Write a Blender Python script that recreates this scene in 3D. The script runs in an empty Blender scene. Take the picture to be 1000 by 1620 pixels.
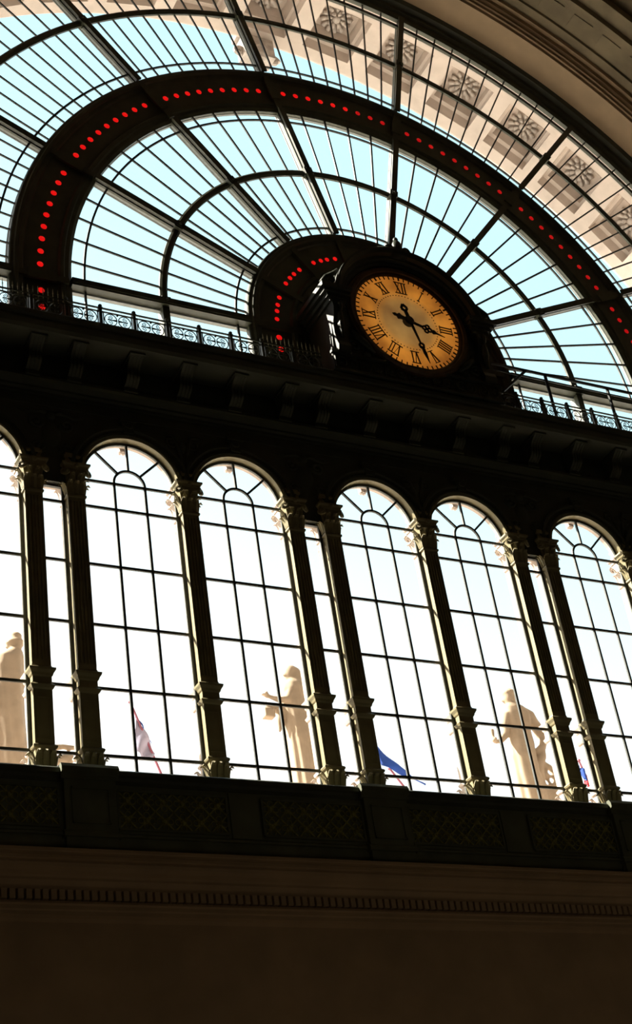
import bpy, bmesh, math, random
from math import sin, cos, pi, radians, sqrt, atan2, hypot
from mathutils import Vector, Matrix
random.seed(7)
scene = bpy.context.scene
COL = scene.collection

# ------------------------------------------------------------------ camera
cam_d = bpy.data.cameras.new('camera'); cam = bpy.data.objects.new('camera', cam_d); COL.objects.link(cam)
RX = Vector((0.88283106, -0.44851815, -0.13943026))
RY = Vector((0.14978722, 0.55020465, -0.82148563))
RZ = Vector((0.44516639, 0.70434815, 0.55292004))
m = Matrix((RX, -RY, -RZ)).transposed().to_4x4()
m.translation = Vector((-25.9400611, -35.17700091, -33.60375615))
cam.matrix_world = m
cam_d.sensor_fit = 'HORIZONTAL'; cam_d.sensor_width = 36.0; cam_d.lens = 2418.805 / 1000 * 36
cam_d.shift_x = 0.0; cam_d.shift_y = -0.06
cam_d.clip_start = 0.1; cam_d.clip_end = 2000
scene.camera = cam

# ------------------------------------------------------------------ world, sun, exposure
SUN = Vector((-0.60, 0.40, 0.69)).normalized()
w = bpy.data.worlds.new('sky'); scene.world = w; w.use_nodes = True
nt = w.node_tree; nt.nodes.clear()
tc = nt.nodes.new('ShaderNodeTexCoord'); dp = nt.nodes.new('ShaderNodeVectorMath'); dp.operation = 'DOT_PRODUCT'
dp.inputs[1].default_value = (0.25, 0.0, 0.5)          # sky whitens towards the horizon and towards the sun's side
ramp = nt.nodes.new('ShaderNodeValToRGB'); bg = nt.nodes.new('ShaderNodeBackground'); wo = nt.nodes.new('ShaderNodeOutputWorld')
nt.links.new(tc.outputs['Generated'], dp.inputs[0]); nt.links.new(dp.outputs['Value'], ramp.inputs[0])
nt.links.new(ramp.outputs[0], bg.inputs[0]); nt.links.new(bg.outputs[0], wo.inputs[0])
cr = ramp.color_ramp
cr.elements[0].position = 0.0; cr.elements[0].color = (1.0, 1.0, 1.0, 1)
cr.elements[1].position = 1.0; cr.elements[1].color = (0.30, 0.60, 0.95, 1)
for ps_, cl_ in ((0.30, (1.0, 1.0, 1.0, 1)), (0.335, (0.88, 0.95, 0.98, 1)), (0.39, (0.66, 0.90, 0.97, 1)), (0.43, (0.57, 0.88, 0.97, 1)), (0.6, (0.46, 0.78, 0.97, 1))):
    e = cr.elements.new(ps_); e.color = cl_
bg.inputs[1].default_value = 1.5
sun_d = bpy.data.lights.new('sun', 'SUN'); sun_d.energy = 26.0; sun_d.angle = radians(0.6); sun_d.color = (1.0, 0.92, 0.78)
sun = bpy.data.objects.new('sun', sun_d); COL.objects.link(sun)
sun.rotation_euler = SUN.to_track_quat('Z', 'Y').to_euler(); sun.location = (-40, 30, 40)
scene.view_settings.view_transform = 'Standard'; scene.view_settings.look = 'None'
scene.view_settings.exposure = 0.0; scene.view_settings.gamma = 1.0; scene.view_settings.use_curve_mapping = False
# unseen point lights added low in the hall to warm the near stone faintly
ADDED_FILLS = [(-20 + 6 * i, -4.6, -31.0, 22) for i in range(7)] + [(-16, -13, -25.5, 75), (-4, -13, -25.5, 75), (8, -13, -25.5, 75)]

# ------------------------------------------------------------------ materials
def mat(name, col, rough=0.6, metal=0.0, var=0.12, scale=3.0, bump=0.0, bscale=30.0, emit=None, estr=0.0, spec=0.5):
    M = bpy.data.materials.new(name); M.use_nodes = True; n = M.node_tree.nodes; L = M.node_tree.links
    b = n['Principled BSDF']; b.inputs['Roughness'].default_value = rough; b.inputs['Metallic'].default_value = metal
    b.inputs['Specular IOR Level'].default_value = spec
    t = n.new('ShaderNodeTexCoord'); nz = n.new('ShaderNodeTexNoise'); nz.inputs['Scale'].default_value = scale; nz.inputs['Detail'].default_value = 6
    L.new(t.outputs['Object'], nz.inputs['Vector'])
    r = n.new('ShaderNodeValToRGB'); L.new(nz.outputs['Fac'], r.inputs[0])
    r.color_ramp.elements[0].position = 0.3; r.color_ramp.elements[1].position = 0.7
    r.color_ramp.elements[0].color = (*[c * (1 - var) for c in col], 1); r.color_ramp.elements[1].color = (*[min(1, c * (1 + var)) for c in col], 1)
    L.new(r.outputs[0], b.inputs['Base Color'])
    if bump:
        n2 = n.new('ShaderNodeTexNoise'); n2.inputs['Scale'].default_value = bscale; L.new(t.outputs['Object'], n2.inputs['Vector'])
        bp = n.new('ShaderNodeBump'); bp.inputs['Strength'].default_value = bump; L.new(n2.outputs['Fac'], bp.inputs['Height']); L.new(bp.outputs[0], b.inputs['Normal'])
    if emit:
        b.inputs['Emission Color'].default_value = (*emit, 1); b.inputs['Emission Strength'].default_value = estr
    return M
IRON = mat('dark_green_ironwork', (0.055, 0.056, 0.034), 0.42, 0.0, 0.25, 2.0, 0.15, 25)
IRONB = mat('glazing_bar_iron', (0.05, 0.052, 0.045), 0.45, 0.0, 0.2, 6.0)
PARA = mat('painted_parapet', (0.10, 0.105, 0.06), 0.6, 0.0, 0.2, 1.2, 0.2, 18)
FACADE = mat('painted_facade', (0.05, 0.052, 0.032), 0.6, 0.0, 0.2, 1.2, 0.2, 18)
COLUMN = mat('cream_painted_pilaster', (0.27, 0.225, 0.115), 0.5, 0.0, 0.15, 2.5)
HOUSE = mat('black_green_clock_case', (0.034, 0.038, 0.026), 0.45, 0.0, 0.25, 2.0, 0.15, 20)
GILT = mat('tarnished_gilt_iron', (0.22, 0.21, 0.05), 0.5, 0.1, 0.4, 7.0)
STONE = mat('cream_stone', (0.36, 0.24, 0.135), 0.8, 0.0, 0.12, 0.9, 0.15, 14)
STONED = mat('dark_vault_plaster', (0.20, 0.15, 0.085), 0.85, 0.0, 0.25, 0.8, 0.3, 6)  # dark brown plaster of the vault and outer soffit, randomly mottled
OUT = mat('pale_outer_limestone', (0.54, 0.455, 0.40), 0.85, 0.0, 0.10, 1.5, 0.2, 12)
OUTD = mat('grey_rosette_stone', (0.48, 0.42, 0.38), 0.85, 0.0, 0.25, 3.0, 0.3, 12)
STAT = mat('statue_sandstone', (0.37, 0.285, 0.20), 0.85, 0.0, 0.14, 2.2, 0.35, 9)
RIBOUT = mat('grey_outer_glazing_rib', (0.20, 0.21, 0.20), 0.55, 0.0, 0.15, 5.0)
PLASTER = mat('hall_plaster', (0.10, 0.085, 0.06), 0.9, 0.0, 0.1, 0.4)
FLOORM = mat('hall_floor_stone', (0.07, 0.062, 0.05), 0.6, 0.0, 0.15, 1.0)
PAVE = mat('plaza_paving', (0.46, 0.42, 0.38), 0.9, 0.0, 0.1, 0.3)
BLACK = mat('black_painted_metal', (0.008, 0.007, 0.006), 0.5, 0.0, 0.1, 5)
BEZEL = mat('aged_bronze', (0.10, 0.055, 0.022), 0.4, 0.3, 0.3, 4.0)
REDON = mat('red_lamp_bright', (0.5, 0.01, 0.01), 0.3, 0, 0.1, 5, emit=(0.80, 0.006, 0.006), estr=0.9)
REDDIM = mat('red_lamp_dim', (0.4, 0.01, 0.01), 0.3, 0, 0.1, 5, emit=(0.42, 0.004, 0.005), estr=0.95)
FLAGB = mat('blue_flag_cloth', (0.006, 0.05, 0.30), 0.8, 0, 0.2, 2)
FLAGW = mat('white_flag_cloth', (0.36, 0.34, 0.46), 0.8, 0, 0.1, 2)
FLAGR = mat('red_flag_cloth', (0.4, 0.015, 0.03), 0.8, 0, 0.1, 2)
POLE = mat('red_flagpole_paint', (0.28, 0.08, 0.12), 0.5, 0, 0.1, 3)

def glass_material():
    M = bpy.data.materials.new('clear_window_glass'); M.use_nodes = True; n = M.node_tree.nodes; L = M.node_tree.links; n.clear()
    o = n.new('ShaderNodeOutputMaterial'); mx = n.new('ShaderNodeMixShader'); tr = n.new('ShaderNodeBsdfTransparent'); gl = n.new('ShaderNodeBsdfGlossy')
    fr = n.new('ShaderNodeFresnel'); ge = n.new('ShaderNodeNewGeometry'); ir = n.new('ShaderNodeMapRange')   # same reflectance entering and leaving the thin pane
    ir.inputs['To Min'].default_value = 1.5; ir.inputs['To Max'].default_value = 1 / 1.5
    L.new(ge.outputs['Backfacing'], ir.inputs[0]); L.new(ir.outputs[0], fr.inputs['IOR'])
    tr.inputs[0].default_value = (0.97, 0.985, 0.98, 1); gl.inputs['Roughness'].default_value = 0.0; gl.inputs[0].default_value = (1, 1, 1, 1)
    L.new(fr.outputs[0], mx.inputs[0]); L.new(tr.outputs[0], mx.inputs[1]); L.new(gl.outputs[0], mx.inputs[2]); L.new(mx.outputs[0], o.inputs[0])
    return M
GLASS = glass_material()

def dial_material():
    M = bpy.data.materials.new('backlit_opal_dial'); M.use_nodes = True; n = M.node_tree.nodes; L = M.node_tree.links
    b = n['Principled BSDF']; b.inputs['Roughness'].default_value = 0.35
    t = n.new('ShaderNodeTexCoord'); nz = n.new('ShaderNodeTexNoise'); nz.inputs['Scale'].default_value = 0.9; nz.inputs['Detail'].default_value = 3
    L.new(t.outputs['Object'], nz.inputs['Vector'])
    ln = n.new('ShaderNodeVectorMath'); ln.operation = 'LENGTH'; L.new(t.outputs['Object'], ln.inputs[0])
    mr = n.new('ShaderNodeMapRange'); mr.inputs['From Min'].default_value = 0.0; mr.inputs['From Max'].default_value = 2.1; L.new(ln.outputs['Value'], mr.inputs[0])
    r = n.new('ShaderNodeValToRGB'); L.new(mr.outputs[0], r.inputs[0])
    e = r.color_ramp.elements; e[0].position = 0.0; e[0].color = (0.23, 0.135, 0.05, 1); e[1].position = 1.0; e[1].color = (0.38, 0.125, 0.016, 1)
    a = e.new(0.45); a.color = (0.33, 0.165, 0.045, 1); a = e.new(0.68); a.color = (0.54, 0.20, 0.026, 1)
    r2 = n.new('ShaderNodeValToRGB'); L.new(nz.outputs['Fac'], r2.inputs[0]); r2.color_ramp.elements[0].position = 0.35; r2.color_ramp.elements[1].position = 0.68
    r2.color_ramp.elements[0].color = (0.55, 0.5, 0.5, 1); r2.color_ramp.elements[1].color = (1.1, 1.1, 1.0, 1)
    mm = n.new('ShaderNodeMix'); mm.data_type = 'RGBA'; mm.blend_type = 'MULTIPLY'; mm.inputs['Factor'].default_value = 1.0
    L.new(r.outputs[0], mm.inputs['A']); L.new(r2.outputs[0], mm.inputs['B'])
    b.inputs['Base Color'].default_value = (0.3, 0.2, 0.1, 1)
    L.new(mm.outputs['Result'], b.inputs['Emission Color']); b.inputs['Emission Strength'].default_value = 1.0
    return M
DIAL = dial_material()

# ------------------------------------------------------------------ mesh builder
class MB:
    def __init__(s): s.v = []; s.f = []
    def add(s, vs, fs):
        o = len(s.v); s.v += [tuple(p) for p in vs]; s.f += [tuple(i + o for i in f) for f in fs]; return s
    def box(s, x0, x1, y0, y1, z0, z1):
        return s.add([(x, y, z) for x in (x0, x1) for y in (y0, y1) for z in (z0, z1)],
                     [(0, 1, 3, 2), (4, 6, 7, 5), (0, 4, 5, 1), (2, 3, 7, 6), (0, 2, 6, 4), (1, 5, 7, 3)])
    def hexa(s, q, y0, y1):                      # polygon (x,z) extruded in y
        n = len(q); return s.add([(x, y0, z) for x, z in q] + [(x, y1, z) for x, z in q],
                 [tuple(range(n)), tuple(range(2 * n - 1, n - 1, -1))] + [(i, (i + 1) % n, n + (i + 1) % n, n + i) for i in range(n)])
    def sweep(s, prof, a0, a1, n, cx=0.0, cz=0.0, closed=None):   # profile (r,y) swept about y axis, degrees
        full = abs(a1 - a0) > 359.9; k = len(prof); vs = []; fs = []
        m = n if full else n + 1
        for i in range(m):
            t = radians(a0 + (a1 - a0) * i / n)
            for r, y in prof: vs.append((cx + r * cos(t), y, cz + r * sin(t)))
        for i in range(n):
            for j in range(k):
                a = i * k + j; b = i * k + (j + 1) % k; i2 = (i + 1) % m
                fs.append((a, b, i2 * k + (j + 1) % k, i2 * k + j))
        if not full: fs += [tuple(range(k)), tuple(range((m - 1) * k, m * k))[::-1]]
        return s.add(vs, fs)
    def extrude_x(s, prof, x0, x1):              # profile (y,z) along x
        n = len(prof); return s.add([(x0, y, z) for y, z in prof] + [(x1, y, z) for y, z in prof],
                 [tuple(range(n)), tuple(range(2 * n - 1, n - 1, -1))] + [(i, (i + 1) % n, n + (i + 1) % n, n + i) for i in range(n)])
    def bar(s, p, q, w, y0, y1):                 # flat bar in xz plane between points p,q (x,z)
        d = Vector((q[0] - p[0], q[1] - p[1])); d.normalize(); nx, nz = -d.y * w / 2, d.x * w / 2
        return s.hexa([(p[0] + nx, p[1] + nz), (q[0] + nx, q[1] + nz), (q[0] - nx, q[1] - nz), (p[0] - nx, p[1] - nz)], y0, y1)
    def tube(s, pts, r, n=6, closed=False):
        P = [Vector(p) for p in pts]; m = len(P); rs = r if isinstance(r, (list, tuple)) else [r] * m
        vs = []; up = None
        for i, p in enumerate(P):
            if closed: t = P[(i + 1) % m] - P[i - 1]
            else: t = P[min(i + 1, m - 1)] - P[max(i - 1, 0)]
            if t.length < 1e-9: t = Vector((0, 0, 1))
            t.normalize()
            if up is None: up = Vector((0, 1, 0)) if abs(t.y) < 0.9 else Vector((1, 0, 0))
            a = (up - t * up.dot(t)); a.normalize(); b = t.cross(a); up = a
            for j in range(n):
                g = 2 * pi * j / n; vs.append(p + (a * cos(g) + b * sin(g)) * rs[i])
        fs = []
        for i in range(m if closed else m - 1):
            i2 = (i + 1) % m
            for j in range(n): fs.append((i * n + j, i * n + (j + 1) % n, i2 * n + (j + 1) % n, i2 * n + j))
        if not closed: fs += [tuple(range(n))[::-1], tuple(range((m - 1) * n, m * n))]
        return s.add(vs, fs)
    def lathe(s, prof, n=24, cx=0, cy=0, flute=0.0, a0=0, a1=360):   # profile (r,z) about z axis
        k = len(prof); full = abs(a1 - a0) > 359.9; m = n if full else n + 1; vs = []
        for i in range(m):
            t = radians(a0 + (a1 - a0) * i / n); q = 1 - (flute if i % 2 else 0)
            for r, z in prof: vs.append((cx + r * q * cos(t), cy + r * q * sin(t), z))
        fs = []
        for i in range(n):
            i2 = (i + 1) % m
            for j in range(k - 1): fs.append((i * k + j, i2 * k + j, i2 * k + j + 1, i * k + j + 1))
        fs += [tuple(i * k for i in range(m))[::-1], tuple(i * k + k - 1 for i in range(m))]
        return s.add(vs, fs)
    def ball(s, c, r, n=10, mrows=6):
        rx, ry, rz = r if isinstance(r, (list, tuple)) else (r, r, r); vs = [(c[0], c[1], c[2] - rz)]
        for j in range(1, mrows):
            g = -pi / 2 + pi * j / mrows
            for i in range(n): vs.append((c[0] + rx * cos(g) * cos(2 * pi * i / n), c[1] + ry * cos(g) * sin(2 * pi * i / n), c[2] + rz * sin(g)))
        vs.append((c[0], c[1], c[2] + rz)); fs = [(0, 1 + (i + 1) % n, 1 + i) for i in range(n)]
        for j in range(mrows - 2):
            for i in range(n): a = 1 + j * n; fs.append((a + i, a + (i + 1) % n, a + n + (i + 1) % n, a + n + i))
        a = 1 + (mrows - 2) * n; t = len(vs) - 1; fs += [(a + i, a + (i + 1) % n, t) for i in range(n)]
        return s.add(vs, fs)
    def loft(s, secs, n=32, folds=0, amp=0.0, phase=0.0):   # sections (z,cx,cy,rx,ry)
        vs = []; k = len(secs)
        for q, (z, cx, cy, rx, ry) in enumerate(secs):
            f = amp * (1 - q / (k - 1)) if folds else 0
            for i in range(n):
                t = 2 * pi * i / n; g = 1 + f * (sin(folds * t + phase + 0.35 * q) + 0.5 * sin((folds * 2 - 3) * t + q))
                vs.append((cx + rx * g * cos(t), cy + ry * g * sin(t), z))
        fs = [tuple(range(n))[::-1], tuple(range((k - 1) * n, k * n))]
        for j in range(k - 1):
            for i in range(n): fs.append((j * n + i, j * n + (i + 1) % n, (j + 1) * n + (i + 1) % n, (j + 1) * n + i))
        return s.add(vs, fs)
    def mesh(s, name, material, smooth=False):
        me = bpy.data.meshes.new(name); me.from_pydata(s.v, [], s.f); me.materials.append(material)
        b = bmesh.new(); b.from_mesh(me); bmesh.ops.recalc_face_normals(b, faces=b.faces)
        b.to_mesh(me); b.free()
        if smooth: me.polygons.foreach_set('use_smooth', [True] * len(me.polygons))
        me.update(); return me
def link(name, me, parent=None, loc=(0, 0, 0), roty=0.0):
    o = bpy.data.objects.new(name, me); COL.objects.link(o); o.location = loc
    if roty: o.rotation_euler = (0, roty, 0)
    if parent is not None: o.parent = parent
    return o
def tag(o, label, cat=None, group=None, kind=None):
    o['label'] = label
    if cat: o['category'] = cat
    if group: o['group'] = group
    if kind: o['kind'] = kind
    return o
def empty(name, label, cat=None, loc=(0, 0, 0), group=None, kind=None):
    o = bpy.data.objects.new(name, None); COL.objects.link(o); o.location = loc; o.empty_display_size = 0.3
    return tag(o, label, cat, group, kind)
TH = [180.0 * k / 7 for k in range(8)]          # eight main mullions of the fanlight
STEP = 180.0 / 7

# ================================================================== hall shell
b = MB().box(-31, 31, -62, -1.2, -35.6, -35.2)
tag(link('floor', b.mesh('floor', FLOORM)), 'dark stone floor of the station hall below the frame', 'floor', kind='structure')
b = MB().box(-31.4, -31, -62, 0.3, -35.6, 1.4)
tag(link('wall_left', b.mesh('wall_left', PLASTER)), 'left side wall of the hall, outside the frame', 'wall', kind='structure')
b = MB().box(31, 31.4, -62, 0.3, -35.6, 1.4)
tag(link('wall_right', b.mesh('wall_right', PLASTER)), 'right side wall of the hall, outside the frame', 'wall', kind='structure')
b = MB().box(-31.4, 31.4, -62.4, -62, -35.6, 24)
tag(link('wall_back', b.mesh('wall_back', PLASTER)), 'rear wall of the hall behind the viewpoint', 'wall', kind='structure')
b = MB().sweep([(22.7, -62.2), (22.7, -4.9), (23.3, -4.9), (23.3, -62.2)], 0, 180, 60)
for s_ in (-1, 1): b.box(min(22.7 * s_, 31.4 * s_), max(22.7 * s_, 31.4 * s_), -62.2, -0.5, 0.0, 0.5)
for yy in range(-12, -62, -8): b.sweep([(22.25, yy), (22.25, yy + 1.2), (22.75, yy + 1.2), (22.75, yy)], 0, 180, 60)
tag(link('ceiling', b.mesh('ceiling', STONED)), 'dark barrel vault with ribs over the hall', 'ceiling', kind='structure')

# transverse arches in front of the fanlight: dark moulded ring, cream soffit, moulded edge, dark coffered soffit
b = MB().sweep([(20.5, 0.1), (20.5, -0.08), (20.62, -0.16), (20.8, -0.16), (20.86, -0.28), (21.05, -0.3), (21.12, -0.5), (21.3, -0.6), (21.7, -0.6), (21.7, 0.1)], 0, 180, 120)
tag(link('trim_1', b.mesh('ring', IRON)), 'dark moulded iron ring framing the outer edge of the great fan window', 'arch trim', kind='structure')
b = MB().sweep([(21.3, -0.6), (21.3, -1.86), (21.42, -1.92), (21.42, -2.0), (21.55, -2.03), (21.55, -2.12), (21.68, -2.14), (21.74, -2.24), (21.9, -2.28), (21.9, -2.45), (22.05, -2.5), (22.5, -2.5), (22.5, -0.6)], 0, 180, 120)
tag(link('trim_2', b.mesh('soffit', STONE)), 'cream stone arch soffit with moulded edge curving round the fan window', 'arch trim', kind='structure')
b = MB().sweep([(22.05, -2.5), (22.05, -2.9), (22.15, -2.95), (22.15, -4.0), (22.05, -4.05), (22.05, -4.25), (22.25, -4.35), (22.25, -5.0), (23.3, -5.0), (23.3, -2.5)], 0, 180, 120)
for k in range(45):                                # low relief blocks along this soffit
    t = 2 + k * 4.0
    b.sweep([(22.11, -3.15), (22.11, -3.8), (22.2, -3.8), (22.2, -3.15)], t - 1.3, t + 1.3, 3)
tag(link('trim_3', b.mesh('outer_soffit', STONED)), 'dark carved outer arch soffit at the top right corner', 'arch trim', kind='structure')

# ================================================================== front wall (arcade)
OPEN_W = 1.539; ARCH_Z = -7.62; SILL_Z = -17.62; TOPW = -4.2; PIER = 0.25; NARW = 0.4
WIDE = [-15.26, -10.343, -6.727, -1.809, 1.809, 6.727, 10.343]
NARROW = [-12.8025, -4.2675, 4.2675]
COLX = [-13.4525, -12.1525, -8.535, -4.9175, -3.6175, 0.0, 3.6175, 4.9175, 8.535]
def arcade(y0, y1, ra, bm):
    for xc in WIDE:
        n = 20; P = [(xc + ra * cos(pi - pi * i / n), ARCH_Z + ra * sin(pi - pi * i / n)) for i in range(n + 1)]
        for i in range(n): bm.hexa([P[i], P[i + 1], (P[i + 1][0], TOPW), (P[i][0], TOPW)], y0, y1)
    for xc in NARROW: bm.box(xc - 0.38, xc + 0.38, y0, y1, -8.03, TOPW)
    edges = sorted([(xc - ra, xc + ra) for xc in WIDE] + [(xc - 0.38, xc + 0.38) for xc in NARROW])
    prev = -21.5
    for a, c in edges + [(21.5, 99)]:
        bm.box(prev, a, y0, y1, -6.95 if a - prev < 0.7 else SILL_Z, TOPW); prev = c
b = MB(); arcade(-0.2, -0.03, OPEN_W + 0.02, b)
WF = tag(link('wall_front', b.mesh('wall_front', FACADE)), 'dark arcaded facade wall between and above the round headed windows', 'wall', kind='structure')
b = MB().box(-31, -20.5, -0.6, 0.3, -35.6, 0.4).box(20.5, 31, -0.6, 0.3, -35.6, 0.4)
tag(link('trim_10', b.mesh('end_pier', FACADE)), 'dark end piers closing the facade wall beyond the picture on both sides', 'pier', kind='structure')
b = MB()
# entablature above the arches: architrave lines, frieze, cornice
b.extrude_x([(-0.03, -4.95), (-0.3, -4.95), (-0.3, -4.86), (-0.36, -4.8), (-0.36, -4.72), (-0.5, -4.62), (-0.62, -4.6), (-0.62, -4.5), (-0.5, -4.46), (-0.5, -2.95), (-0.03, -2.95)], -21, 21)
b.extrude_x([(-0.03, -5.35), (-0.18, -5.35), (-0.22, -5.3), (-0.22, -5.24), (-0.15, -5.2), (-0.03, -5.2)], -21, 21)
tag(link('trim_11', b.mesh('entablature', FACADE)), 'dark entablature mouldings running between the window arches and the consoles', 'entablature', kind='structure')
# archivolts, keystones and reliefs on that wall
reveal = MB().sweep([(1.537, -0.02), (1.537, -0.27), (1.6, -0.27), (1.6, -0.02)], 0, 180, 28).mesh('arch_reveal', COLUMN)
archi = MB().sweep([(1.61, -0.1), (1.61, -0.26), (1.64, -0.3), (1.7, -0.3), (1.74, -0.25), (1.82, -0.25), (1.86, -0.32), (1.95, -0.32), (1.97, -0.12)], 0, 180, 28).mesh('archivolt', FACADE)
key = MB().hexa([(-0.16, 1.72), (0.16, 1.72), (0.24, 2.15), (-0.24, 2.15)], -0.34, -0.1)
key.box(-0.28, 0.28, -0.38, -0.1, 2.15, 2.25)
key.tube([(0.12 * cos(t), -0.35, 2.0 + 0.1 * sin(t)) for t in [i * pi / 5 for i in range(10)]], 0.03, 5, True)
key = key.mesh('keystone', FACADE)
for xc in WIDE:
    link('arch_reveal', reveal, WF, (xc, 0, ARCH_Z)); link('archivolt', archi, WF, (xc, 0, ARCH_Z)); link('keystone', key, WF, (xc, 0, ARCH_Z))
def spiral(cx, cz, r, turns=1.6, a0=0.0, sgn=1, y=-0.2, n=26):
    return [(cx + sgn * r * (1 - 0.85 * i / n) * cos(a0 + turns * 2 * pi * i / n), y, cz + r * (1 - 0.85 * i / n) * sin(a0 + turns * 2 * pi * i / n)) for i in range(n + 1)]
car = MB().ball((0, -0.14, 0), (0.34, 0.14, 0.5), 14, 8)
for s_ in (-1, 1):
    car.tube(spiral(0.48 * s_, 0.42, 0.24, 1.5, pi, s_), 0.06, 5); car.tube(spiral(0.45 * s_, -0.45, 0.22, 1.4, pi, s_), 0.055, 5)
    car.tube([(0.2 * s_, -0.18, -0.6), (0.6 * s_, -0.2, -0.85), (0.95 * s_, -0.16, -0.6), (1.1 * s_, -0.14, -0.1)], [0.05, 0.09, 0.07, 0.03], 6)
    car.tube([(0.0, -0.2, 0.7), (0.3 * s_, -0.22, 0.82), (0.75 * s_, -0.2, 0.7), (1.2 * s_, -0.16, 0.85)], [0.05, 0.07, 0.06, 0.03], 6)
car.ball((0, -0.18, 0.72), (0.2, 0.12, 0.18)); car = car.mesh('cartouche', FACADE, True)
for xc in NARROW: link('cartouche', car, WF, (xc, 0, -6.35))
spr = MB()
for s_ in (-1, 1):
    spr.tube(spiral(0.38 * s_, 0.1, 0.22, 1.5, pi, s_), 0.05, 5)
    spr.tube([(0.05 * s_, -0.16, -0.9), (0.12 * s_, -0.2, -0.3), (0.3 * s_, -0.2, 0.35), (0.8 * s_, -0.16, 0.45), (1.25 * s_, -0.14, 0.4)], [0.04, 0.08, 0.07, 0.05, 0.03], 6)
spr.ball((0, -0.16, -0.05), (0.16, 0.1, 0.26)); spr = spr.mesh('spandrel_scroll', FACADE, True)
for xc in (-8.535, 0.0, 8.535): link('spandrel_scroll', spr, WF, (xc, 0, -5.95))
# ================================================================== dado with grilles, ledge, pedestals
b = MB().box(-21, 21, -1.42, -0.0, -22, -18.02)
b.extrude_x([(-1.42, -19.42), (-1.5, -19.42), (-1.5, -19.36), (-1.42, -19.3)], -21, 21)
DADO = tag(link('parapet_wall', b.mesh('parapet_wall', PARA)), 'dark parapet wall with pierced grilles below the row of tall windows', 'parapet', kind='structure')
b = MB()
b.extrude_x([(0.02, SILL_Z - 0.4), (-1.45, SILL_Z - 0.4), (-1.45, -17.92), (-1.5, -17.86), (-1.56, -17.82), (-1.56, -17.7), (-1.5, SILL_Z - 0.03), (0.02, SILL_Z)], -21, 21)
tag(link('trim_12', b.mesh('ledge', FACADE)), 'dark moulded ledge on top of the parapet, under the pilasters', 'ledge', kind='structure')
ped = MB().box(-0.68, 0.68, -1.58, -1.3, -20.2, -18.0)
ped.extrude_x([(-1.3, -18.0), (-1.62, -18.0), (-1.62, -17.88), (-1.7, -17.82), (-1.7, -17.7), (-1.64, -17.6), (-1.3, -17.6)], -0.76, 0.76)
for a, c in ((-0.5, -0.46), (0.46, 0.5)): ped.box(a, c, -1.61, -1.57, -19.15, -18.2)
for a, c in ((-18.24, -18.2), (-19.15, -19.11)): ped.box(-0.5, 0.5, -1.61, -1.57, a, c)
ped.extrude_x([(-1.3, -19.5), (-1.64, -19.5), (-1.64, -19.4), (-1.58, -19.32), (-1.3, -19.32)], -0.74, 0.74)
ped = ped.mesh('pedestal', PARA)
for xc in NARROW: link('pedestal', ped, DADO, (xc, 0, 0))
bl = MB().box(-0.42, 0.42, -1.46, -1.35, -19.3, -18.05).mesh('plain_panel', PARA)
for xc in (-8.535, 0.0, 8.535): link('plain_panel', bl, DADO, (xc, 0, 0))
gr = MB(); gx0, gx1, gz0, gz1 = -1.5, 1.5, -19.2, -18.18
gr.bar((gx0, gz0), (gx1, gz0), 0.06, -1.5, -1.4); gr.bar((gx0, gz1), (gx1, gz1), 0.06, -1.5, -1.4)
gr.bar((gx0, gz0), (gx0, gz1), 0.06, -1.5, -1.4); gr.bar((gx1, gz0), (gx1, gz1), 0.06, -1.5, -1.4)
gr = gr.mesh('grille_frame', PARA)
lat = MB()
for i in range(6):
    for j in range(2):
        cx = -1.25 + 0.5 * i; cz = -18.44 - 0.5 * j
        for a in range(4):
            t = pi / 4 + a * pi / 2; lat.bar((cx + 0.07 * cos(t), cz + 0.07 * sin(t)), (cx + 0.34 * cos(t), cz + 0.34 * sin(t)), 0.035, -1.47, -1.43)
            t2 = a * pi / 2; lat.tube([(cx + 0.15 * cos(t2) + 0.08 * cos(g), -1.45, cz + 0.15 * sin(t2) + 0.08 * sin(g)) for g in [q * pi / 4 for q in range(8)]], 0.016, 4, True)
        lat.ball((cx, -1.45, cz), (0.07, 0.04, 0.07), 6, 4)
lat = lat.mesh('lattice', GILT)
for xc in (-15.1, -10.55, -6.52, -2.02, 2.02, 6.52, 10.55):
    link('grille_frame', gr, DADO, (xc, 0, 0)); link('lattice', lat, DADO, (xc, 0, 0))

# ================================================================== stone cornice with dentils and wall below
b = MB().extrude_x([(0.3, -20.1), (-2.4, -20.13), (-2.4, -20.2), (-2.36, -20.22), (-2.36, -20.28), (-2.38, -20.3), (-2.38, -20.38), (-2.3, -20.4), (-2.3, -20.44), (-2.33, -20.46),
                    (-2.3, -20.54), (-2.2, -20.62), (-2.08, -20.67), (-2.04, -20.72), (-2.04, -20.78), (-1.86, -20.95), (-1.74, -20.98), (-1.74, -21.2), (-1.9, -21.23), (-1.94, -21.3), (-1.88, -21.33), (-1.88, -21.42),
                    (-1.84, -21.45), (-1.84, -21.54), (-1.7, -21.58), (-1.6, -21.64), (0.3, -21.64)], -30.9, 30.9)
CORN = tag(link('trim_4', b.mesh('cornice', STONE)), 'brown stone cornice with a row of dentils below the parapet', 'cornice', kind='structure')
dent = MB().box(-0.068, 0.068, -1.96, -1.72, -21.2, -20.97).mesh('dentil', STONE)
for k in range(134): link('dentil', dent, CORN, (-17.0 + 0.2 * k, 0, 0))
b = MB().box(-30.9, 30.9, -1.6, 0.3, -35.6, -21.6)
tag(link('trim_5', b.mesh('lower_wall', STONE)), 'plain smooth brown wall below the dentilled cornice', 'wall', kind='structure')

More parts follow.
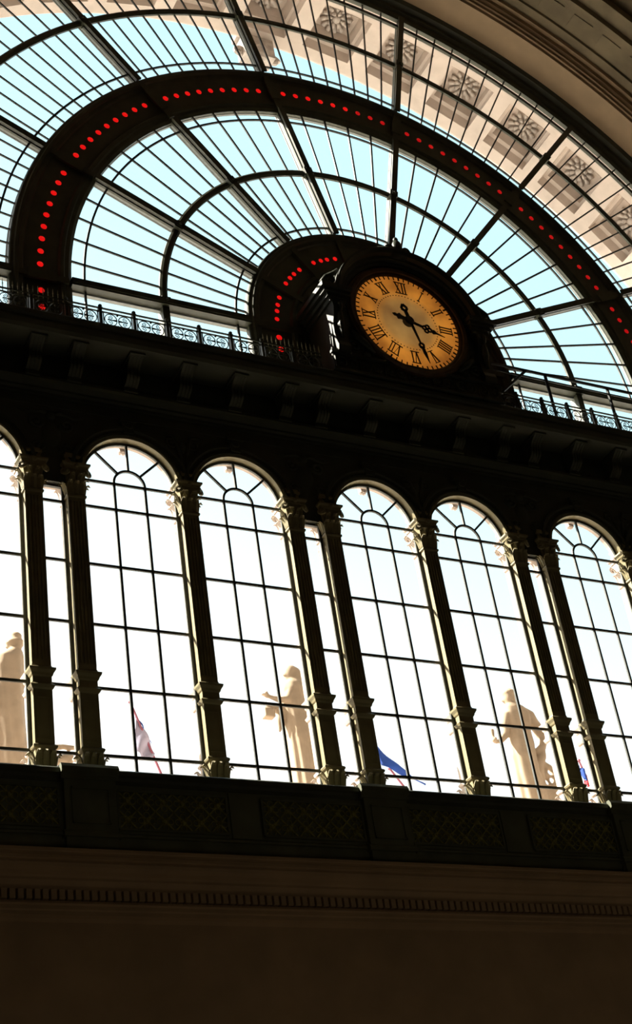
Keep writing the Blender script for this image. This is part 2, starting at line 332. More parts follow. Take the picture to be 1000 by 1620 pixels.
# ================================================================== lower windows
def fill_window(parent, wide, cache={}):
    key_ = 'w' if wide else 'n'
    if key_ not in cache:
        L = []; rows = [-17.5, -16.545, -14.557, -12.573, -10.589, -8.59]
        if wide:
            g = 1.447; f = MB()
            f.sweep([(g, -0.02), (g, 0.05), (OPEN_W, 0.05), (OPEN_W, -0.02)], 0, 180, 28, 0, ARCH_Z)
            for s_ in (-1, 1): f.box(min(g * s_, OPEN_W * s_), max(g * s_, OPEN_W * s_), -0.02, 0.05, SILL_Z, ARCH_Z)
            f.box(-g, g, -0.05, 0.05, SILL_Z, -17.5)
            L.append(('frame', f.mesh('frame', IRONB)))
            for x in (-0.497, 0.497): L.append(('glazing_bar', MB().box(x - 0.038, x + 0.038, -0.035, 0.03, -17.5, ARCH_Z).mesh('glazing_bar', IRONB)))
            for z in rows[1:] + [-7.66]: L.append(('glazing_bar', MB().box(-g, g, -0.03, 0.025, z - 0.042, z + 0.042).mesh('glazing_bar', IRONB)))
            L.append(('arched_bar', MB().sweep([(0.46, -0.035), (0.46, 0.03), (0.534, 0.03), (0.534, -0.035)], 0, 180, 20, 0, ARCH_Z).mesh('arched_bar', IRONB)))
            for a in (45, 90, 135):
                t = radians(a); L.append(('glazing_bar', MB().bar((0.51 * cos(t), ARCH_Z + 0.51 * sin(t)), (1.45 * cos(t), ARCH_Z + 1.45 * sin(t)), 0.07, -0.035, 0.03).mesh('glazing_bar', IRONB)))
            rr = rows + [-7.66]
            for i in range(len(rr) - 1):
                for a, c in ((-g, -0.497), (-0.497, 0.497), (0.497, g)): L.append(('pane', MB().box(a, c, -0.004, 0.004, rr[i], rr[i + 1]).mesh('pane', GLASS)))
            L.append(('pane', MB().sweep([(0.0, -0.004), (0.0, 0.004), (0.497, 0.004), (0.497, -0.004)], 0, 180, 16, 0, ARCH_Z).mesh('pane', GLASS)))
            for a in range(4): L.append(('pane', MB().sweep([(0.497, -0.004), (0.497, 0.004), (g, 0.004), (g, -0.004)], 45 * a, 45 * a + 45, 8, 0, ARCH_Z).mesh('pane', GLASS)))
        else:
            g = 0.288; f = MB()
            for s_ in (-1, 1): f.box(min(g * s_, 0.38 * s_), max(g * s_, 0.38 * s_), -0.02, 0.05, SILL_Z, -8.03)
            f.box(-g, g, -0.05, 0.05, -8.1, -8.03); f.box(-g, g, -0.05, 0.05, SILL_Z, -17.5)
            L.append(('frame', f.mesh('frame', IRONB)))
            for z in rows[1:]: L.append(('glazing_bar', MB().box(-g, g, -0.03, 0.025, z - 0.042, z + 0.042).mesh('glazing_bar', IRONB)))
            rr = rows + [-8.1]
            for i in range(len(rr) - 1): L.append(('pane', MB().box(-g, g, -0.004, 0.004, rr[i], rr[i + 1]).mesh('pane', GLASS)))
        cache[key_] = L
    for nm, me in cache[key_]: link(nm, me, parent)
WL = [(-15.26, 1, 'tall round headed window cut by the left edge of the picture'),
      (-12.8025, 0, 'narrow window between the two leftmost fluted columns'),
      (-10.343, 1, 'tall round headed window with the white hanging flag behind it'),
      (-6.727, 1, 'tall round headed window with the hooded statue reaching left behind it'),
      (-4.2675, 0, 'narrow window between the middle pair of columns, left of the blue flag'),
      (-1.809, 1, 'tall round headed window with the blue flag behind it'),
      (1.809, 1, 'tall round headed window with the statue and pierced wheel behind it'),
      (4.2675, 0, 'narrow window between the right pair of columns, small red and blue flag behind'),
      (6.727, 1, 'tall round headed window cut by the right edge of the picture'),
      (10.343, 1, 'tall round headed window beyond the right edge of the picture')]
for i, (x, wd, lb) in enumerate(WL):
    o = empty('window_%d' % (i + 1), lb, 'window', (x, 0, 0), kind='structure'); fill_window(o, bool(wd))

# ================================================================== columns
def sq(bm, prof, w=0.265, f=0.24, back=0.03):      # square moulded block lofted along z: profile (projection, z); y=0 is the wall face
    k = len(prof); vs = []
    for d, z in prof: vs += [(-w - d, back, z), (-w - d, -f - d, z), (w + d, -f - d, z), (w + d, back, z)]
    fs = [(0, 1, 2, 3), tuple(range(4 * k - 4, 4 * k))[::-1]] + [(4 * j + i, 4 * j + (i + 1) % 4, 4 * j + 4 + (i + 1) % 4, 4 * j + 4 + i) for j in range(k - 1) for i in range(4)]
    return bm.add(vs, fs)
def leaf(bm, o, nrm, tan, h, wd):                 # curled acanthus leaf rooted at o, bending along nrm
    vs = []
    for u, out, q in ((0, 0, 1.0), (0.45, 0.03, 1.25), (0.8, 0.07, 1.1), (1.0, 0.14, 0.7), (0.88, 0.19, 0.3)):
        for s_, e_ in ((-1, 0.012), (0, 0.04), (1, 0.012), (1, -0.02), (0, -0.01), (-1, -0.02)):
            p = o + nrm * (out + e_) + tan * (wd * q * s_) + Vector((0, 0, h * u)); vs.append(tuple(p))
    fs = [(j * 6 + k, j * 6 + (k + 1) % 6, (j + 1) * 6 + (k + 1) % 6, (j + 1) * 6 + k) for j in range(4) for k in range(6)] + [tuple(range(6))[::-1], tuple(range(24, 30))]
    bm.add(vs, fs)
def column_parts(M, mirror=False):
    P = {}
    def put(nm, bm, sm=False):
        if mirror: bm.v = [(x, -0.5 * y if y < 0 else -0.18, z) for x, y, z in bm.v]
        P[nm] = bm.mesh(nm, M, sm)
    F = Vector((0, -1, 0)); L_ = Vector((-1, 0, 0)); R_ = Vector((1, 0, 0))
    b = sq(MB(), [(0.1, -17.61), (0.1, -17.42), (0.06, -17.4), (0.09, -17.34), (0.09, -17.27), (0.03, -17.22), (0.0, -17.16), (0.0, -16.62), (0.05, -16.58), (0.07, -16.53), (0.05, -16.49), (0.0, -16.45)])
    for x in (-0.2, 0.0, 0.2): leaf(b, Vector((x, -0.24, -17.15)), F, R_, 0.48, 0.07)
    for y in (-0.06, -0.18): leaf(b, Vector((-0.27, y, -17.15)), L_, F, 0.46, 0.05); leaf(b, Vector((0.27, y, -17.15)), R_, F, 0.46, 0.05)
    put('base', b)
    b = sq(MB(), [(0.0, -16.5), (0.0, -14.8)])
    for x in (-0.17, 0.17): b.box(x - 0.02, x + 0.02, -0.26, -0.23, -16.3, -15.1)
    for z in (-16.3, -15.1): b.box(-0.19, 0.19, -0.26, -0.23, z - 0.02, z + 0.02)
    put('lower_shaft', b)
    put('shaft_moulding', sq(MB(), [(0.0, -14.88), (0.04, -14.84), (0.08, -14.76), (0.02, -14.7), (0.0, -14.66), (0.0, -14.5), (0.03, -14.46), (0.05, -14.4), (0.1, -14.32), (0.11, -14.26), (0.02, -14.2), (0.0, -14.14)]))
    b = sq(MB(), [(0.0, -14.2), (-0.012, -8.5)], f=0.21)
    for i in range(6): x = -0.245 + 0.49 * i / 5; b.box(x - 0.022, x + 0.022, -0.242, -0.2, -14.05, -8.6)
    b.box(-0.262, 0.262, -0.242, -0.2, -14.15, -13.98); b.box(-0.262, 0.262, -0.242, -0.2, -8.66, -8.5)
    put('fluted_shaft', b)
    b = sq(MB(), [(0.0, -8.56), (0.035, -8.52), (0.035, -8.46), (-0.01, -8.42), (-0.01, -8.1), (0.04, -7.75), (0.08, -7.56)])
    for x in (-0.2, 0.0, 0.2): leaf(b, Vector((x, -0.23, -8.42)), F, R_, 0.4, 0.085)
    for x in (-0.12, 0.12): leaf(b, Vector((x, -0.25, -8.2)), F, R_, 0.44, 0.075)
    for s_, D in ((-1, L_), (1, R_)):
        for y in (-0.04, -0.17): leaf(b, Vector((0.26 * s_, y, -8.42)), D, F, 0.4, 0.06)
        leaf(b, Vector((0.27 * s_, -0.08, -8.2)), D, F, 0.44, 0.06)
        pts = [(s_ * (0.36 + 0.12 * (1 - 0.85 * q / 16) * cos(pi + 3.2 * pi * q / 16)), -0.35 + 0.06 * cos(pi + 3.2 * pi * q / 16), -7.72 + 0.12 * (1 - 0.85 * q / 16) * sin(pi + 3.2 * pi * q / 16)) for q in range(17)]
        b.tube(pts, 0.04, 5); b.tube([(0.1 * s_, -0.33, -7.95), (0.2 * s_, -0.36, -7.7), (0.36 * s_, -0.38, -7.62)], [0.02, 0.03, 0.035], 5)
    b.ball((0, -0.42, -7.52), (0.07, 0.05, 0.07), 8, 5)
    sq(b, [(0.1, -7.58), (0.12, -7.5), (0.17, -7.46), (0.17, -7.4), (0.08, -7.4)]); put('capital', b)
    put('impost_block', sq(MB(), [(0.0, -7.42), (0.0, -7.14), (0.04, -7.12), (0.04, -7.04), (0.0, -7.02), (0.0, -6.95)], f=0.22))
    return P
CP = column_parts(COLUMN); CO = column_parts(OUT, True)
CL = ['leftmost dark fluted pilaster, beside the window cut by the left edge',
      'dark fluted pilaster right of the leftmost narrow window, left of the white flag',
      'dark fluted pilaster between the white flag window and the hooded statue window',
      'dark fluted pilaster just right of the hooded statue, left of a narrow window',
      'dark fluted pilaster left of the blue flag window, right of a narrow window',
      'dark fluted pilaster between the blue flag window and the wheel statue window',
      'dark fluted pilaster just right of the statue with the wheel',
      'dark fluted pilaster right of the rightmost narrow window',
      'dark fluted pilaster cut by the right edge of the picture']
OL = ['leftmost pale outer stone pilaster behind the glass of the window at the left edge',
      'pale outer stone pilaster showing through the leftmost narrow window',
      'pale outer stone pilaster at the right side of the white flag window',
      'pale outer stone pilaster right of the hooded statue',
      'pale outer stone pilaster inside the narrow window right of the hooded statue',
      'pale outer stone pilaster at the right side of the blue flag window',
      'pale outer stone pilaster right of the statue with the wheel',
      'pale outer stone pilaster inside the rightmost narrow window',
      'pale outer stone pilaster behind the window at the right edge']
for i, x in enumerate(COLX):
    o = empty('corinthian_pilaster', CL[i], 'column', (x, -0.03, 0), group='columns along the window arcade')
    for nm, me in CP.items():
        link(nm, me, o)
    o = empty('outer_pilaster', OL[i], 'column', (x, 0.24, 0), group='outer stone columns behind the glass')
    for nm, me in CO.items():
        link(nm, me, o)
# outer face of the arcade and the terrace
b = MB(); arcade(0.06, 0.24, OPEN_W - 0.02, b)
OW = tag(link('outer_wall', b.mesh('outer_wall', OUT)), 'pale stone outer reveal of the arcade, seen through the windows', 'wall', kind='structure')

okey = MB().hexa([(-0.1, 1.42), (0.1, 1.42), (0.18, 1.9), (-0.18, 1.9)], 0.24, 0.4).ball((-0.06, 0.34, 1.45), (0.07, 0.12, 0.08), 8, 5).ball((0.06, 0.34, 1.45), (0.07, 0.12, 0.08), 8, 5).mesh('keystone', OUT)
for xc in WIDE: link('keystone', okey, OW, (xc, 0, ARCH_Z))
b = MB().box(-21.5, 21.5, 0.06, 0.5, -4.2, -2.7).extrude_x([(0.26, -4.9), (0.8, -4.6), (0.95, -4.3), (0.26, -4.2)], -21.5, 21.5)
tag(link('outer_cornice', b.mesh('outer_cornice', OUT)), 'pale outer stone cornice above the arcade, hidden behind the balcony', 'cornice', kind='structure')

# ================================================================== great fan window
def ring(r, wd, y0, y1): return [(r - wd / 2, y0), (r - wd / 2, y1), (r + wd / 2, y1), (r + wd / 2, y0)]
def fan(name, label, r_in, r_out, radii, thick, nbar, bar_w):
    W = empty(name, label, 'window', kind='structure')
    rot = lambda a: -radians(a)
    # main mullions: T section inside, grey rib outside
    mu = MB().box(r_in, r_out, -0.2, 0.0, -0.03, 0.03).box(r_in, r_out, -0.27, -0.19, -0.125, 0.125).box(r_in, r_out, -0.06, 0.03, -0.085, 0.085).box(r_in, r_out, -0.13, -0.1, -0.055, 0.055).mesh('mullion', IRON)
    ro = MB().box(r_in, r_out, 0.04, 0.2, -0.04, 0.04).box(r_in, r_out, 0.18, 0.22, -0.06, 0.06).mesh('outer_rib', RIBOUT)
    for a in TH: link('mullion', mu, W, roty=rot(a)); link('outer_rib', ro, W, roty=rot(a))
    n = 12
    for r in radii:
        if r in thick:
            me = MB().sweep([(r - 0.14, 0.0), (r - 0.14, -0.08), (r - 0.07, -0.13), (r + 0.07, -0.13), (r + 0.14, -0.08), (r + 0.14, 0.0)], 0, STEP, n).mesh('curved_rib', IRON)
            rb = MB().box(r - 0.16, r + 0.16, -0.27, 0.05, -0.17, 0.17).box(r - 0.1, r + 0.1, -0.31, -0.25, -0.1, 0.1).ball((r, -0.31, 0), 0.06, 8, 4).mesh('joint_plate', IRON)
            for a in TH: link('joint_plate', rb, W, roty=rot(a))
        else: me = MB().sweep(ring(r, 0.075, -0.035, 0.025), 0, STEP, n).mesh('curved_bar', IRONB)
        for k in range(7): link('curved_rib' if r in thick else 'curved_bar', me, W, roty=rot(TH[k]))
    gb = MB().box(r_in, r_out, -0.03, 0.02, -bar_w / 2, bar_w / 2).mesh('glazing_bar', IRONB)
    d = STEP / nbar
    for k in range(7):
        for j in range(1, nbar): link('glazing_bar', gb, W, roty=rot(TH[k] + d * j))
    zs = [r_in] + list(radii) + [r_out]; zs = sorted(set(zs))
    for i in range(len(zs) - 1):
        me = MB().sweep([(zs[i], -0.004), (zs[i], 0.004), (zs[i + 1], 0.004), (zs[i + 1], -0.004)], 0, d, 4).mesh('pane', GLASS)
        for k in range(7 * nbar): link('pane', me, W, roty=rot(d * k))
        for s_ in (-1, 1):                         # panes below the springing line
            link('pane', MB().box(min(zs[i] * s_, zs[i + 1] * s_), max(zs[i] * s_, zs[i + 1] * s_), -0.004, 0.004, -2.9, -0.16).mesh('pane', GLASS), W)
    for s_ in (-1, 1):
        x0, x1 = sorted((r_in * s_, r_out * s_))
        link('transom', MB().box(x0, x1, -0.26, 0.04, -0.17, 0.14).box(x0, x1, -0.3, -0.24, -0.1, 0.06).mesh('transom', IRON), W)
        link('outer_rib', MB().box(x0, x1, 0.05, 0.2, -0.24, 0.0).mesh('outer_rib', RIBOUT), W)
        for r in radii:
            wd = 0.25 if r in thick else 0.075; yy = -0.16 if r in thick else -0.035
            link('post' if r in thick else 'glazing_bar', MB().box(r * s_ - wd / 2, r * s_ + wd / 2, yy, 0.025, -2.9, -0.1).mesh('post', IRON if r in thick else IRONB), W)
            if r in thick: link('outer_rib', MB().box(r * s_ - 0.09, r * s_ + 0.09, 0.04, 0.3, -2.9, -0.1).mesh('outer_rib', RIBOUT), W)
    return W
fan('window_11', 'inner half round fanlight of radiating panes around the clock', 5.4, 11.82, (5.823, 8.53, 11.305), (8.53,), 5, 0.075)
fan('window_12', 'outer fanlight ring of narrow radiating panes along the top of the picture', 13.85, 20.52, (14.342, 17.09, 20.0), (17.09,), 10, 0.062)
# heavier band along the outer rim
b = MB().sweep([(19.9, 0.02), (19.9, -0.1), (20.08, -0.1), (20.08, 0.02)], 0, 180, 120)
tag(link('trim_6', b.mesh('rim_bar', IRON)), 'dark curved bar just inside the outer rim of the fan window', 'arch trim', kind='structure')

# ------------------------------------------------------------------ arch bands with red lamps
def band(name, label, r0, r1, outer=True):
    pr = [(r0, 0.1), (r0, -0.03), (r0 + 0.12, -0.1), (r0 + 0.25, -0.1), (r0 + 0.3, -0.16), (r0 + 0.42, -0.16), (r0 + 0.48, -0.07),
          (r1 - 0.5, -0.07), (r1 - 0.45, -0.13), (r1 - 0.32, -0.15), (r1 - 0.27, -0.24), (r1 - 0.17, -0.24), (r1 - 0.13, -0.17), (r1 - 0.03, -0.15), (r1, -0.1), (r1, 0.1)]
    b = MB().sweep(pr, 0, 180, 96)
    for s_ in (-1, 1):
        n = len(pr); vs = [(r * s_, y, z) for z in (-2.9, 0.0) for r, y in pr]
        b.add(vs, [tuple(range(n)), tuple(range(2 * n - 1, n - 1, -1))] + [(i, (i + 1) % n, n + (i + 1) % n, n + i) for i in range(n)])
    o = tag(link(name, b.mesh(name, IRON)), label, 'arch band', kind='structure')
    return o
BIG = band('trim_7', 'broad dark arch band studded with red lamps between the two fanlights', 11.76, 13.9)
SML = band('trim_8', 'small dark arch band with red lamps behind the clock', 3.3, 5.45)
blk = MB().box(11.9, 13.75, -0.2, -0.05, -0.12, 0.12).box(12.35, 13.3, -0.24, -0.18, -0.2, 0.2).mesh('cross_block', IRON)
blk2 = MB().box(3.45, 5.3, -0.18, -0.05, -0.12, 0.12).mesh('cross_block', IRON)
for a in TH: link('cross_block', blk, BIG, roty=-radians(a)); link('cross_block', blk2, SML, roty=-radians(a))
def lamp_mesh(M):
    b = MB()
    n = 12; prof = [(0.112, -0.06), (0.108, -0.08), (0.08, -0.1), (0.03, -0.108)]
    vs = [(r * cos(2 * pi * i / n), y, r * sin(2 * pi * i / n)) for r, y in prof for i in range(n)]
    fs = [(j * n + i, j * n + (i + 1) % n, (j + 1) * n + (i + 1) % n, (j + 1) * n + i) for j in range(3) for i in range(n)] + [tuple(range(n)), tuple(range(3 * n, 4 * n))[::-1]]
    return b.add(vs, fs).mesh('red_lamp', M, True)
LON, LDIM = lamp_mesh(REDON), lamp_mesh(REDDIM)
for k in range(7):
    for j in range(1, 10):
        a = TH[k] + STEP / 10 * j; t = radians(a)
        link('red_lamp', LON if a > 85 else LDIM, BIG, (12.83 * cos(t), 0, 12.83 * sin(t)))
for z in (-0.55, -1.25):
    for s_ in (-1, 1): link('red_lamp', LON if s_ < 0 else LDIM, BIG, (12.83 * s_, 0, z)); link('red_lamp', LON, SML, (4.3 * s_, 0, z * 0.75))
ls = LON.copy(); ls.transform(Matrix.Scale(0.8, 4))
for k in range(7):
    for j in range(1, 5):
        t = radians(TH[k] + STEP / 5 * (j + (0.1 if j < 3 else -0.1))); link('red_lamp', ls, SML, (4.29 * cos(t), -0.02, 4.29 * sin(t)))
b = MB().sweep([(0.02, -0.02), (0.02, 0.1), (3.4, 0.1), (3.4, -0.02)], 0, 180, 40).box(-3.4, 3.4, -0.02, 0.1, -2.9, 0)
tag(link('trim_9', b.mesh('backing', FACADE)), 'dark wall panel behind the clock housing', 'wall panel', kind='structure')
# outer stone rim behind the big band, pale
b = MB().sweep([(11.74, 0.1), (11.74, 0.2), (13.92, 0.2), (13.92, 0.1)], 0, 180, 96)
tag(link('outer_arch_rim', b.mesh('outer_arch_rim', RIBOUT)), 'pale outer rim of the arch band seen through the fanlight', 'arch rim', kind='structure')

# ================================================================== balcony
b = MB().extrude_x([(-0.03, -2.86), (-1.66, -2.86), (-1.7, -2.92), (-1.7, -3.08), (-1.63, -3.12), (-1.63, -3.2), (-1.66, -3.24), (-1.66, -3.46), (-1.58, -3.56), (-0.03, -3.56)], -21, 21)
b.box(-21, 21, -1.25, -1.05, -2.86, -2.55)
BAL = tag(link('balcony_ledge', b.mesh('balcony_ledge', FACADE)), 'dark projecting balcony ledge carried on scroll consoles above the windows', 'balcony', kind='structure')
prof = []
for i in range(15):
    u = i / 14; prof.append((-1.38 + 0.82 * u + 0.13 * sin(2 * pi * u), -3.62 - 0.8 * u))
pp = [(-0.45, -3.62)] + prof + [(-0.45, -4.42)]
cn = MB().extrude_x(pp, -0.17, 0.17)
for x0 in (-0.21, -0.1, 0.02, 0.13): cn.extrude_x([(-0.45, -3.64)] + [(y - 0.035, z) for y, z in prof] + [(-0.45, -4.4)], x0, x0 + 0.075)
cn.box(-0.25, 0.25, -1.45, -0.45, -3.64, -3.54); cn.box(-0.23, 0.23, -0.68, -0.45, -4.54, -4.4)
cn = cn.mesh('console', FACADE)
for x in (-20.4, -18.7, -17.07, -15.3, -13.46, -12.14, -10.3, -8.535, -6.74, -4.93, -3.6, -1.77, 0.0, 1.75, 3.6, 4.93, 6.74, 8.535, 10.3, 12.14, 13.46, 15.3, 17.07, 18.7): link('console', cn, BAL, (x, 0, 0))

# railing: newels, rails and a scroll panel per bay
PITCH = 1.13; NX = [6.8 + PITCH * k for k in range(-2, 12)]
newel = MB().box(-0.045, 0.045, -1.195, -1.105, -2.86, -1.8).box(-0.065, 0.065, -1.215, -1.085, -1.84, -1.78).ball((0, -1.15, -1.71), 0.07, 8, 6).box(-0.065, 0.065, -1.215, -1.085, -2.86, -2.5).mesh('newel', IRON)
pan = MB()
for s_ in (-1, 1):
    cx = 0.23 * s_
    pan.tube([(cx + 0.205 * cos(t), -1.15, -2.2 + 0.23 * sin(t)) for t in [i * pi / 10 for i in range(20)]], 0.017, 5, True)
    for q in (-1, 1):
        pts = [(cx + s_ * (0.02 + 0.085 * (1 - 0.8 * i / 14) * cos(pi * 0.5 * q + 2.6 * pi * q * i / 14)) , -1.15, -2.2 + q * 0.095 + 0.085 * (1 - 0.8 * i / 14) * sin(pi * 0.5 * q + 2.6 * pi * q * i / 14)) for i in range(15)]
        pan.tube(pts, 0.014, 4)
    pan.tube([(cx - 0.19 * s_, -1.15, -2.2), (cx + 0.02 * s_, -1.15, -2.2), (cx + 0.1 * s_, -1.15, -2.2)], [0.035, 0.012, 0.03], 5)
    pan.bar((0.47 * s_, -2.5), (0.47 * s_, -1.93), 0.03, -1.165, -1.135)
    for q in (-1, 1): pan.bar((0.44 * s_ + 0.0, -2.2 + 0.24 * q), (0.5 * s_, -2.2 + 0.24 * q), 0.02, -1.16, -1.14)
pan.ball((0, -1.15, -1.97), 0.04, 6, 4); pan.ball((0, -1.15, -2.43), 0.04, 6, 4)
pan = pan.mesh('scroll_panel', IRON)
spk = MB()
for i in range(7):
    x = -0.48 + 0.16 * i; spk.tube([(x, -1.15, -1.95), (x, -1.15, -1.55), (x, -1.15, -1.42)], [0.018, 0.016, 0.003], 5)
    spk.ball((x, -1.15, -1.6), 0.028, 5, 4)
spk = spk.mesh('spike_row', COLUMN)
for s_, lb in ((-1, 'ornate iron balcony railing of scroll panels to the left of the clock'), (1, 'ornate iron balcony railing of scroll panels to the right of the clock')):
    R = empty('balcony_railing', lb, 'railing', (0, 0, 0))
    x0, x1 = (-20.3, -3.45) if s_ < 0 else (3.45, 20.3)
    for z, h in ((-1.79, 0.025), (-1.93, 0.018), (-2.49, 0.025)):
        link('rail', MB().box(x0, x1, -1.17, -1.13, z - h, z + h).mesh('rail', IRON), R)
    for x in NX: link('newel', newel, R, (x * s_, 0, 0))
    for k in range(-2, 12):
        xc = (6.8 + PITCH * (k + 0.5)) * s_
        if abs(xc) < 20: link('scroll_panel', pan, R, (xc, 0, 0))
        if s_ < 0 and 11.9 < abs(xc) < 14.3 or s_ < 0 and 4.6 < abs(xc) < 5.7: link('spike_row', spk, R, (xc, 0, 0))
    link('scroll_panel', pan, R, ((6.8 + PITCH * -2.5) * s_, 0, 0))
    if s_ < 0: link('spike_row', spk, R, ((6.8 + PITCH * -2.5) * s_, 0, 0))
# maintenance guard rail at right
G = empty('guard_rail', 'plain black tubular guard rail behind the ornate railing, right of the clock', 'railing', (3.6, -0.9, -2.86))
def gr_(nm, a, c, wd=0.05):
    me = MB().tube([(a[0] - 3.6, 0, a[1] + 2.86), (c[0] - 3.6, 0, c[1] + 2.86)], wd, 8).mesh(nm, BLACK); link(nm, me, G)
gr_('top_rail', (3.3, -0.26), (17, -0.2), 0.06); gr_('middle_rail', (3.3, -0.55), (17, -0.48), 0.03)
for x in (6.4, 9.3, 12.2, 15.1): gr_('post', (x, -0.25), (x, -2.86), 0.06)
gr_('brace', (5.5, -0.28), (3.9, -1.8), 0.055)

# ================================================================== clock housing and clock
H = empty('clock_housing', 'dark moulded housing with arched hood around the glowing clock', 'clock housing', (0, 0, -2.86))
def hp(nm, bm, M=HOUSE, sm=False):
    me = bm.mesh(nm, M, sm); me.transform(Matrix.Translation((0, 0, 2.86))); return link(nm, me, H)
n = 30; R0 = 2.95
out = [(R0 * cos(pi * i / n), 0.35 + (R0 - 0.3) * sin(pi * i / n)) for i in range(n + 1)] + [(-3.15, 0.35), (-3.2, -1.0), (-3.35, -2.86), (3.35, -2.86), (3.2, -1.0), (3.15, 0.35)]
b = MB()
inner = [(2.1 * cos(2 * pi * i / 72), 2.1 * sin(2 * pi * i / 72)) for i in range(72)]
def outer_at(t):                                  # ray from centre to outline
    dx, dz = cos(t), sin(t); best = 9
    for i in range(len(out)):
        (ax, az), (bx_, bz) = out[i], out[(i + 1) % len(out)]
        ex, ez = bx_ - ax, bz - az; den = dx * ez - dz * ex
        if abs(den) < 1e-9: continue
        s1 = (ax * ez - az * ex) / den; u = (ax * dz - az * dx) / den
        if s1 > 0 and -1e-6 <= u <= 1 + 1e-6: best = min(best, s1)
    return best
for i in range(72):
    t0, t1 = 2 * pi * i / 72, 2 * pi * (i + 1) / 72
    r0, r1 = outer_at(t0), outer_at(t1)
    b.hexa([(2.1 * cos(t0), 2.1 * sin(t0)), (2.1 * cos(t1), 2.1 * sin(t1)), (r1 * cos(t1), r1 * sin(t1)), (r0 * cos(t0), r0 * sin(t0))], -1.72, -0.25)
hp('case', b)
b = MB().sweep([(2.5, -1.7), (2.5, -1.8), (2.58, -1.86), (2.66, -1.86), (2.7, -1.98), (2.8, -2.02), (2.84, -2.16), (2.96, -2.24), (3.04, -2.24), (3.04, -2.1), (3.0, -1.6), (2.9, -0.2), (2.7, -0.2)], 9, 171, 60)
hp('arched_hood', b)
for s_ in (-1, 1):
    b = MB()
    for (a, c, y, z0, z1) in ((2.55, 3.25, -2.0, -0.05, 0.12), (2.5, 3.35, -2.06, 0.12, 0.28), (2.45, 3.48, -2.14, 0.28, 0.42), (2.4, 3.58, -2.22, 0.42, 0.6), (2.5, 3.4, -2.1, 0.6, 0.68)):
        b.box(min(a * s_, c * s_), max(a * s_, c * s_), y, -0.25, z0, z1)
    hp('shoulder_cornice', b)
    b = MB()
    pr = [(-1.7, -0.05), (-2.02, -0.05), (-2.05, -0.3), (-1.98, -0.6), (-1.85, -0.85), (-1.82, -1.3), (-1.88, -1.7), (-1.95, -1.9), (-1.9, -2.08), (-1.7, -2.1)]
    b.extrude_x(pr, min(2.68 * s_, 3.18 * s_), max(2.68 * s_, 3.18 * s_))
    b.tube([(2.93 * s_, -2.02 + 0.1 * cos(t), -0.28 + 0.16 * sin(t)) for t in [q * pi / 6 for q in range(12)]], 0.06, 6, True)
    b.tube([(2.93 * s_, -1.98, -0.5), (2.93 * s_, -1.92, -1.0), (2.93 * s_, -1.9, -1.5)], [0.1, 0.14, 0.05], 8)
    hp('scroll_bracket', b)
    b = MB(); b.tube(spiral(3.12 * s_, 0.9, 0.22, 1.5, -pi / 2, s_, -2.05), 0.08, 6); b.tube([(2.75 * s_, -2.05, 1.45), (2.95 * s_, -2.05, 1.2), (3.3 * s_, -2.05, 0.95), (3.5 * s_, -2.0, 0.72)], [0.05, 0.1, 0.1, 0.05], 6)
    hp('shoulder_scroll', b, HOUSE, True)
    b = MB()                                       # relief garlands below the dial
    b.tube([(2.5 * s_, -1.75, -0.9), (2.35 * s_, -1.82, -1.25), (2.05 * s_, -1.84, -1.55), (1.7 * s_, -1.8, -1.85)], [0.05, 0.12, 0.14, 0.05], 7)
    b.tube(spiral(2.45 * s_, -1.65, 0.26, 1.4, 0, s_, -1.76), 0.05, 5); b.ball((2.0 * s_, -1.76, -1.95), (0.16, 0.08, 0.12))
    hp('garland', b, HOUSE, True)
b = MB().ball((0, -2.1, 3.25), (0.2, 0.16, 0.32), 12, 8).ball((0, -2.1, 3.6), (0.1, 0.09, 0.12), 10, 6)
for s_ in (-1, 1):
    b.tube(spiral(0.32 * s_, 3.12, 0.16, 1.4, 0, s_, -2.1), 0.055, 5); b.tube([(0.15 * s_, -2.1, 3.1), (0.5 * s_, -2.1, 3.02), (0.85 * s_, -2.1, 2.95), (1.15 * s_, -2.08, 2.86)], [0.07, 0.1, 0.08, 0.03], 6)
b.box(-0.3, 0.3, -2.2, -1.6, 2.75, 3.02); hp('crest', b, HOUSE, True)
b = MB().box(-3.42, 3.42, -1.82, -1.68, -2.16, -2.06).box(-3.4, 3.4, -1.8, -1.68, -2.86, -2.76)
for k in range(7):
    cx = -2.85 + 0.95 * k; b.box(cx - 0.46, cx - 0.42, -1.78, -1.68, -2.76, -2.16)
    for q in (-0.2, 0.2): b.tube([(cx + q + 0.17 * cos(t), -1.75, -2.46 + 0.2 * sin(t)) for t in [i * pi / 7 for i in range(14)]], 0.022, 5, True); b.ball((cx + q, -1.74, -2.46), (0.06, 0.04, 0.06), 6, 4)
hp('relief_frieze', b)

